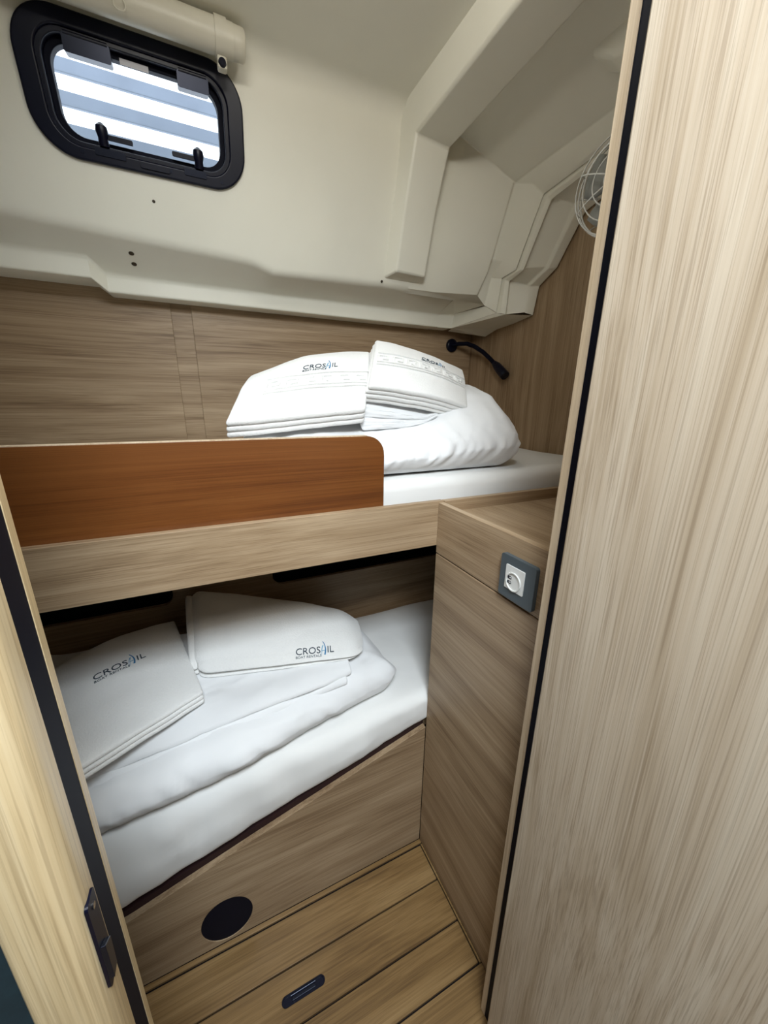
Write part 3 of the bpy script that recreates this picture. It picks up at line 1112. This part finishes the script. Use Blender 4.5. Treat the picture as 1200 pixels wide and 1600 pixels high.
def ribbon2(pts, w0, w1):
    """2-D stroke; returns verts, faces"""
    vs_, fs = [], []
    n = len(pts)
    for i, p in enumerate(pts):
        a_ = pts[max(0, i-1)]
        b_ = pts[min(n-1, i+1)]
        d_ = Vector((b_[0]-a_[0], b_[1]-a_[1])).normalized()
        t = i/(n-1)
        wv = (w0*(1-t)+w1*t)/2
        vs_ += [Vector((p[0]-d_.y*wv, p[1]+d_.x*wv, 0)), Vector((p[0]+d_.y*wv, p[1]-d_.x*wv, 0))]
    for i in range(n-1):
        fs.append((2*i, 2*i+1, 2*i+3, 2*i+2))
    return vs_, fs


def conform(name, pieces, surf, mt, parent):
    """pieces: list of (verts2d, faces); surf(x, y) -> 3-D point in metres on the cloth"""
    bm = B()
    for vs_, fs in pieces:
        vv = [bm.verts.new(surf(v.x, v.y)) for v in vs_]
        for f in fs:
            try:
                bm.faces.new([vv[i] for i in f])
            except ValueError:
                pass
    bmesh.ops.triangulate(bm, faces=bm.faces)
    o = obj(name, bm, mt, parent)
    sm = o.modifiers.new('solid', 'SOLIDIFY')
    sm.thickness = 0.0007
    sm.offset = 0
    return o


T_CROS = text_mesh('CROS', 1.0, 0.0)
T_IL = text_mesh('IL', 1.0, 0.0)
T_SUB = text_mesh('BOAT RENTALS', 0.30, 0.0)


def bounds(t):
    return min(v.x for v in t[0]), max(v.x for v in t[0])


def logo(surf, width, parent):
    """surf(x, y): metres right/up from the logo's lower left corner"""
    a0, a1 = bounds(T_CROS)
    b0, b1 = bounds(T_IL)
    wl = (a1-a0)
    gap = 0.74
    tot = wl+gap+(b1-b0)
    s = width/tot
    cr = ([Vector(((v.x-a0)*s, v.y*s, 0)) for v in T_CROS[0]], T_CROS[1])
    il = ([Vector(((v.x-b0+wl+gap)*s, v.y*s, 0)) for v in T_IL[0]], T_IL[1])
    conform('logo_lettering', [cr, il], surf, ink_dark, parent)
    c0, c1 = bounds(T_SUB)
    k = (wl+0.1)/(c1-c0)
    sb = ([Vector(((v.x-c0)*k*s, (v.y*k*0.9-0.36)*s, 0)) for v in T_SUB[0]], T_SUB[1])
    conform('logo_small_lettering', [sb], surf, ink_dark, parent)
    x0 = wl+0.02

    def sc(t):
        return ([Vector((v.x*s, v.y*s, 0)) for v in t[0]], t[1])
    st1 = sc(ribbon2(arc2((x0, -0.30), (x0+0.06, 0.35), (x0+0.22, 0.78)), 0.03, 0.06))
    st2 = sc(ribbon2(arc2((x0+0.10, -0.22), (x0+0.16, 0.40), (x0+0.28, 0.80)), 0.02, 0.05))
    br = sc(ribbon2([(x0+0.12, 0.22), (x0+0.45, 0.26)], 0.05, 0.05))
    conform('logo_sail_lines', [st1, st2, br], surf, ink_pale, parent)
    ma = sc(ribbon2(arc2((x0+0.24, 1.22), (x0+0.66, 0.55), (x0+0.42, -0.20)), 0.05, 0.15))
    conform('logo_sail', [ma], surf, ink_blue, parent)


def meander(surf, n, unit, h, parent, y0=0.0):
    """raised Greek-key band woven into the towel: unit width, height h, from x = 0"""
    bm = B()
    t = h*0.15
    for i in range(n):
        x = i*unit
        rects = [(0, 0, unit*0.72, t), (0, 0, t, h), (0, h-t, unit*0.72, h), (unit*0.72-t, h*0.36, unit*0.72, h),
                 (unit*0.34, h*0.36, unit*0.72, h*0.36+t), (unit*0.72, 0, unit, t)]
        for (a_, b_, c_, d_) in rects:
            vv = [bm.verts.new(surf(x+p, y0+q)) for p, q in ((a_, b_), (c_, b_), (c_, d_), (a_, d_))]
            bm.faces.new(vv)
    for yy in (-h*0.35, h*1.28):
        m_ = n*3
        for i in range(m_):
            xa, xb = i*n*unit/m_, (i+1)*n*unit/m_
            vv = [bm.verts.new(surf(p, y0+q)) for p, q in ((xa, yy), (xb, yy), (xb, yy+t*0.7), (xa, yy+t*0.7))]
            bm.faces.new(vv)
    o = obj('key_band', bm, terry_m, parent)
    sm = o.modifiers.new('solid', 'SOLIDIFY')
    sm.thickness = 0.006
    sm.offset = 0
    return o


# ------------------------------------------------------------------ towels
def towel(name, label, group, corners, thick, layers, bulge, bend, seed, fan=0.0, skew=None):
    """flat folded towel: corners FL FR BL BR of the TOP surface; layers stacked below it"""
    c = [Vector(p) for p in corners]
    N_ = ((c[1]-c[0]).cross(c[2]-c[0])).normalized()
    base = (c[0]+c[1]+c[2]+c[3])/4-N_*thick
    th = thing(name, label, 'towel', base, group)
    lt_ = thick/layers

    def S(u, v):
        p = bil(c[0], c[1], c[2], c[3], u, v)
        p = p+N_*(bulge*(1-u*u)*(1-v*v)+bend(u, v))
        return p+N_*0.0016*nz(p, 22, seed)
    for k in range(layers):
        rnd = random.Random(seed*10+k)
        du_, dv_ = rnd.uniform(-0.006, 0.006), rnd.uniform(-0.008, 0.008)
        if k == 0:
            du_ = dv_ = 0

        def fn(u, v, z, k=k, du_=du_, dv_=dv_):
            sp = 1-fan*k*max(0, -v)*0.0
            p = S(u*(1+0.004*k)+du_, v*(1+0.006*k)+dv_)
            gap = lt_*k
            # fold side (u = -1) is pinched, open edge spreads
            return p-N_*(gap+lt_/2)+N_*z
        lx, ly = (c[1]-c[0]).length, (c[2]-c[0]).length
        soft_box('fold_layer', (lx, ly, lt_*1.02), lt_*0.49, fn, terry_m, th, n=(30, 26, 1), ne=4)
    return th, S, N_, c


def surf_on(S, N_, c, u0, v0, ang=0.0, lift=0.0010):
    lx, ly = (c[1]-c[0]).length, (c[2]-c[0]).length
    ca, sa = math.cos(ang), math.sin(ang)

    def f(x, y):
        xx, yy = ca*x-sa*y, sa*x+ca*y
        return S(u0+2*xx/lx, v0+2*yy/ly)+N_*lift
    return f


# upper left towel
def bendA(u, v):
    return -0.020*max(0, v-0.3)**2*2+0.012*(1-u*u)*max(0, v)-0.028*max(0, -u-0.2)*max(0, v)


tA, SA, NA, cA = towel('folded_towel', 'folded white towel on the upper duvet leaning left, three folds at the front', 'towels folded on the berths',
                       [(0.042, 0.793, 1.262), (0.332, 0.797, 1.288), (0.128, 0.985, 1.392), (0.424, 0.985, 1.444)], 0.040, 3, 0.010, bendA, 1)
logo(surf_on(SA, NA, cA, -0.12, 0.20, 0.02), 0.082, tA)
meander(surf_on(SA, NA, cA, -0.62, -0.30, 0.0), 6, 0.040, 0.032, tA)


# upper right towel
def bendB(u, v):
    return 0.012*(1-u*u)*0.8-0.010*max(0, v-0.2)**2


tB, SB, NB, cB = towel('folded_towel', 'folded white towel lying tilted towards the reading lamp on the upper duvet', 'towels folded on the berths',
                       [(0.346, 0.812, 1.336), (0.640, 0.840, 1.292), (0.440, 0.980, 1.462), (0.722, 0.980, 1.398)], 0.048, 4, 0.006, bendB, 2)
logo(surf_on(SB, NB, cB, -0.10, 0.42, -0.10), 0.085, tB)
meander(surf_on(SB, NB, cB, -0.94, -0.10, 0.0), 7, 0.040, 0.032, tB)


# folded sheet filling the space below the upper right towel
fs = thing('folded_sheet', 'small folded white sheet tucked under the tilted towel on the upper duvet', 'sheet', (0.45, 0.9, 1.26))


def planeB(x, y):
    p0 = (cB[0]+cB[1]+cB[2]+cB[3])/4-NB*0.050
    return p0.z-(NB.x*(x-p0.x)+NB.y*(y-p0.y))/NB.z


for (lo_, hi_, ins_) in ((0.0, 0.50, 0.0), (0.50, 1.0, 0.006)):
    def fsf(u, v, z, lo_=lo_, hi_=hi_, ins_=ins_):
        p = bil(Vector((0.335-ins_, 0.832+ins_, 0)), Vector((0.555, 0.850+ins_, 0)), Vector((0.36, 0.955, 0)), Vector((0.60, 0.955, 0)), u, v)
        t = z/0.02+0.5
        zb = ud_top(p.x, p.y)+0.003
        zt = max(zb+0.006, planeB(p.x, p.y)-0.002)
        return Vector((p.x, p.y+0.003*nz((p.x, t, lo_), 25, 2), lerp(zb, zt, lerp(lo_, hi_, t))))
    soft_box('fold_layer', (0.24, 0.18, 0.02), 0.0095, fsf, sheet_m, fs, n=(20, 14, 1), ne=4)


# lower left towel
def bendC(u, v):
    return 0.018*(1-u*u)*max(0, v+0.2)-0.012*max(0, -u)*max(0, v)


tC, SC, NC, cC = towel('folded_towel', 'folded white towel on the lower berth beside the door post', 'towels folded on the berths',
                       [(-0.345, 0.672, 0.655), (-0.062, 0.822, 0.660), (-0.440, 1.000, 0.672), (-0.130, 1.120, 0.690)], 0.032, 3, 0.012, bendC, 3)
logo(surf_on(SC, NC, cC, -0.20, 0.20, 0.03), 0.105, tC)


# lower right towel: a thick wedge folded over, rounded at the right end
tD = thing('folded_towel', 'thick rolled over white towel with logo at the right on the lower berth', 'towel', (0.14, 1.0, 0.63), 'towels folded on the berths')
cD = [Vector((-0.080, 0.908, 0)), Vector((0.340, 0.795, 0)), Vector((-0.085, 1.150, 0)), Vector((0.372, 0.990, 0))]


def dtop(u, v):
    return bil(0.672, 0.666, 0.778, 0.668, u, v)+0.016*(1-v*v)+0.010*(1-u*u)*max(0, v+0.3)


def dbot(u, v):
    p = bil(*cD, u, v)
    return ldtop(p.x, p.y)+0.0275


def layerD(a0, a1, inset):
    def fn(u, v, z):
        t = z/0.08+0.5
        p = bil(*cD, u*inset, v*inset)
        # rounded right end: pull the corners in
        k = max(0, u-0.72)/0.28
        p.y += k*k*(0.034 if v < 0 else -0.022)*abs(v)
        zb, zt = dbot(u, v), dtop(u, v)-k*k*0.018
        zz = lerp(zb, zt, lerp(a0, a1, t))
        zz += 0.003*nz((p.x, p.y, 0), 16, 3)*t
        sd = max(0, 1-abs(t-0.5)*1.7)
        if v < -0.9:
            p.y -= 0.010*sd
        return Vector((p.x, p.y, zz))
    return fn


topD = soft_box('fold_layer', (0.43, 0.24, 0.08), 0.034, layerD(0.12, 1.0, 1.0), terry_m, tD, n=(44, 30, 3), ne=6)
soft_box('fold_layer', (0.43, 0.24, 0.08), 0.030, layerD(0.0, 0.14, 0.985), terry_m, tD, n=(34, 24, 1), ne=3)
# inner folds showing at the left end
for i, (a_, b_) in enumerate(((0.18, 0.48), (0.52, 0.88))):
    def fnl(u, v, z, a_=a_, b_=b_, i=i):
        t = z/0.08+0.5
        p = bil(*cD, -0.97+0.05*u, v*0.93)
        zb, zt = dbot(-1, v), dtop(-1, v)
        return Vector((p.x-0.004-0.003*i, p.y, lerp(zb, zt, lerp(a_, b_, t))-0.004))
    soft_box('inner_fold', (0.10, 0.22, 0.08), 0.03, fnl, terry_m, tD, n=(3, 20, 2), ne=4)


def on_mesh(o, org, X, Y, lift=0.0012):
    """flat print wrapped onto a cloth mesh by dropping it along its own normal"""
    off = worldloc(o)
    bvh = BVHTree.FromPolygons([v.co+off for v in o.data.vertices], [tuple(p.vertices) for p in o.data.polygons])
    org, X, Y = Vector(org), Vector(X).normalized(), Vector(Y).normalized()
    N_ = X.cross(Y).normalized()

    def f(x, y):
        p = org+X*x+Y*y
        hit = bvh.ray_cast(p+N_*0.08, -N_, 0.25)
        return (hit[0] if hit[0] else p)+N_*lift
    return f


logo(on_mesh(topD, (0.160, 0.858, 0.660), (0.96, -0.26, 0.0), (0.18, 0.66, 0.72)), 0.098, tD)

# ------------------------------------------------------------------ reading lamp
LX, LY, LZ = 1.021, YB-0.008, 1.533
lmpr = thing('reading_lamp', 'black gooseneck reading lamp on the wall above the upper berth', 'lamp', (LX, LY, LZ))
obj('base', tube(B(), [(LX, LY, LZ), (LX, LY-0.006, LZ), (LX, LY-0.012, LZ)], [0.026, 0.026, 0.019], 24), black_pl, lmpr, smooth=True)
obj('base_ring', ring(B(), (LX, LY-0.008, LZ), (1, 0, 0), (0, 0, 1), 0.0245, 0.0022), dark_metal, lmpr, smooth=True)
gk = [(LX, LY-0.01, LZ), (1.036, 1.456, 1.537), (1.056, 1.425, 1.535), (1.072, 1.395, 1.523), (1.086, 1.352, 1.497), (1.093, 1.315, 1.470), (1.096, 1.285, 1.447)]
obj('gooseneck', tube(B(), gk, 0.0085, 12), black_rub, lmpr, smooth=True)
hp = [Vector((1.0955, 1.290, 1.451)), Vector((1.0965, 1.272, 1.438)), Vector((1.096, 1.235, 1.411)), Vector((1.0955, 1.222, 1.402))]
hd = obj('lamp_head', tube(B(), hp, [0.0110, 0.0165, 0.0180, 0.0165], 18), black_pl, lmpr, smooth=True)
obj('lens_ring', tube(B(), [hp[3]+Vector((0, 0.004, 0.003)), hp[3]-Vector((0, 0.003, 0.002))], [0.0186, 0.0170], 18), dark_metal, hd, smooth=True)

# ------------------------------------------------------------------ fan
fc = Vector((0.900, 0.690, 1.776))
fx = Vector((-0.97, -0.24, 0)).normalized()       # facing direction
fa = fx.cross(Vector((0, 0, 1))).normalized()
fb = Vector((0, 0, 1))
blade_m = plain('pale_grey_plastic', (150, 152, 148), rough=0.45)
fan = thing('cabin_fan', 'small white wire guarded fan on the right end wall', 'fan', (XR, 0.72, 1.70))
RF = 0.103
bm = B()
for (rr, ww, th_) in ((RF, -0.012, 0.0022), (RF*0.985, 0.006, 0.0016), (RF*0.76, 0.021, 0.0016), (RF*0.52, 0.029, 0.0016), (RF*0.27, 0.033, 0.0016)):
    ring(bm, fc+fx*ww, fa, fb, rr, th_, 44, 6)
for k in range(8):
    t = 2*math.pi*(k+0.5)/8
    d_ = math.cos(t)*fa+math.sin(t)*fb
    tube(bm, [fc+d_*RF-fx*0.012, fc+d_*RF*0.985+fx*0.006, fc+d_*RF*0.76+fx*0.021, fc+d_*RF*0.52+fx*0.029, fc+d_*RF*0.27+fx*0.033], 0.0015, 6)
obj('front_guard', bm, white_pl, fan, smooth=True, ang=60)
bm = B()
for (rr, ww) in ((RF*0.98, -0.02), (RF*0.72, -0.042), (RF*0.42, -0.052)):
    ring(bm, fc+fx*ww, fa, fb, rr, 0.0016, 40, 6)
for k in range(8):
    t = 2*math.pi*k/8
    d_ = math.cos(t)*fa+math.sin(t)*fb
    tube(bm, [fc+d_*RF-fx*0.012, fc+d_*RF*0.98-fx*0.02, fc+d_*RF*0.72-fx*0.042, fc+d_*RF*0.25-fx*0.055], 0.0015, 6)
obj('rear_guard', bm, white_pl, fan, smooth=True, ang=60)
obj('badge', tube(B(), [fc+fx*0.030, fc+fx*0.036, fc+fx*0.037], [0.026, 0.026, 0.022], 24), white_pl, fan, smooth=True)
obj('motor', tube(B(), [fc-fx*0.095, fc-fx*0.09, fc-fx*0.04, fc-fx*0.015], [0.018, 0.028, 0.030, 0.02], 20), white_pl, fan, smooth=True)
hb = obj('hub', tube(B(), [fc-fx*0.015, fc+fx*0.008, fc+fx*0.014], [0.018, 0.018, 0.012], 20), grey_pl, fan, smooth=True)
for k in range(4):
    t0 = 2*math.pi*k/4+0.4
    bm = B()
    rows = []
    for i in range(6):
        rr = 0.015+i*0.0145
        sp = 0.32+0.28*math.sin(math.pi*i/6)
        row = []
        for j in range(5):
            t = t0+(j/4-0.5)*2*sp
            d_ = math.cos(t)*fa+math.sin(t)*fb
            row.append(bm.verts.new(fc+d_*rr+fx*(0.012*(j/4-0.5))))
        rows.append(row)
    for i in range(5):
        for j in range(4):
            bm.faces.new((rows[i][j], rows[i+1][j], rows[i+1][j+1], rows[i][j+1]))
    ob = obj('blade', bm, blade_m, fan, smooth=True, ang=60)
    sm = ob.modifiers.new('solid', 'SOLIDIFY')
    sm.thickness = 0.0015
obj('arm', tube(B(), [fc-fx*0.075, fc-fx*0.085+Vector((0, 0, -0.035)), Vector((1.06, 0.72, 1.70)), Vector((XR, 0.72, 1.70))], 0.008, 12), white_pl, fan, smooth=True)
obj('wall_base', tube(B(), [(XR-0.0005, 0.72, 1.70), (XR-0.012, 0.72, 1.70), (XR-0.018, 0.72, 1.70)], [0.032, 0.032, 0.022], 24), white_pl, fan, smooth=True)
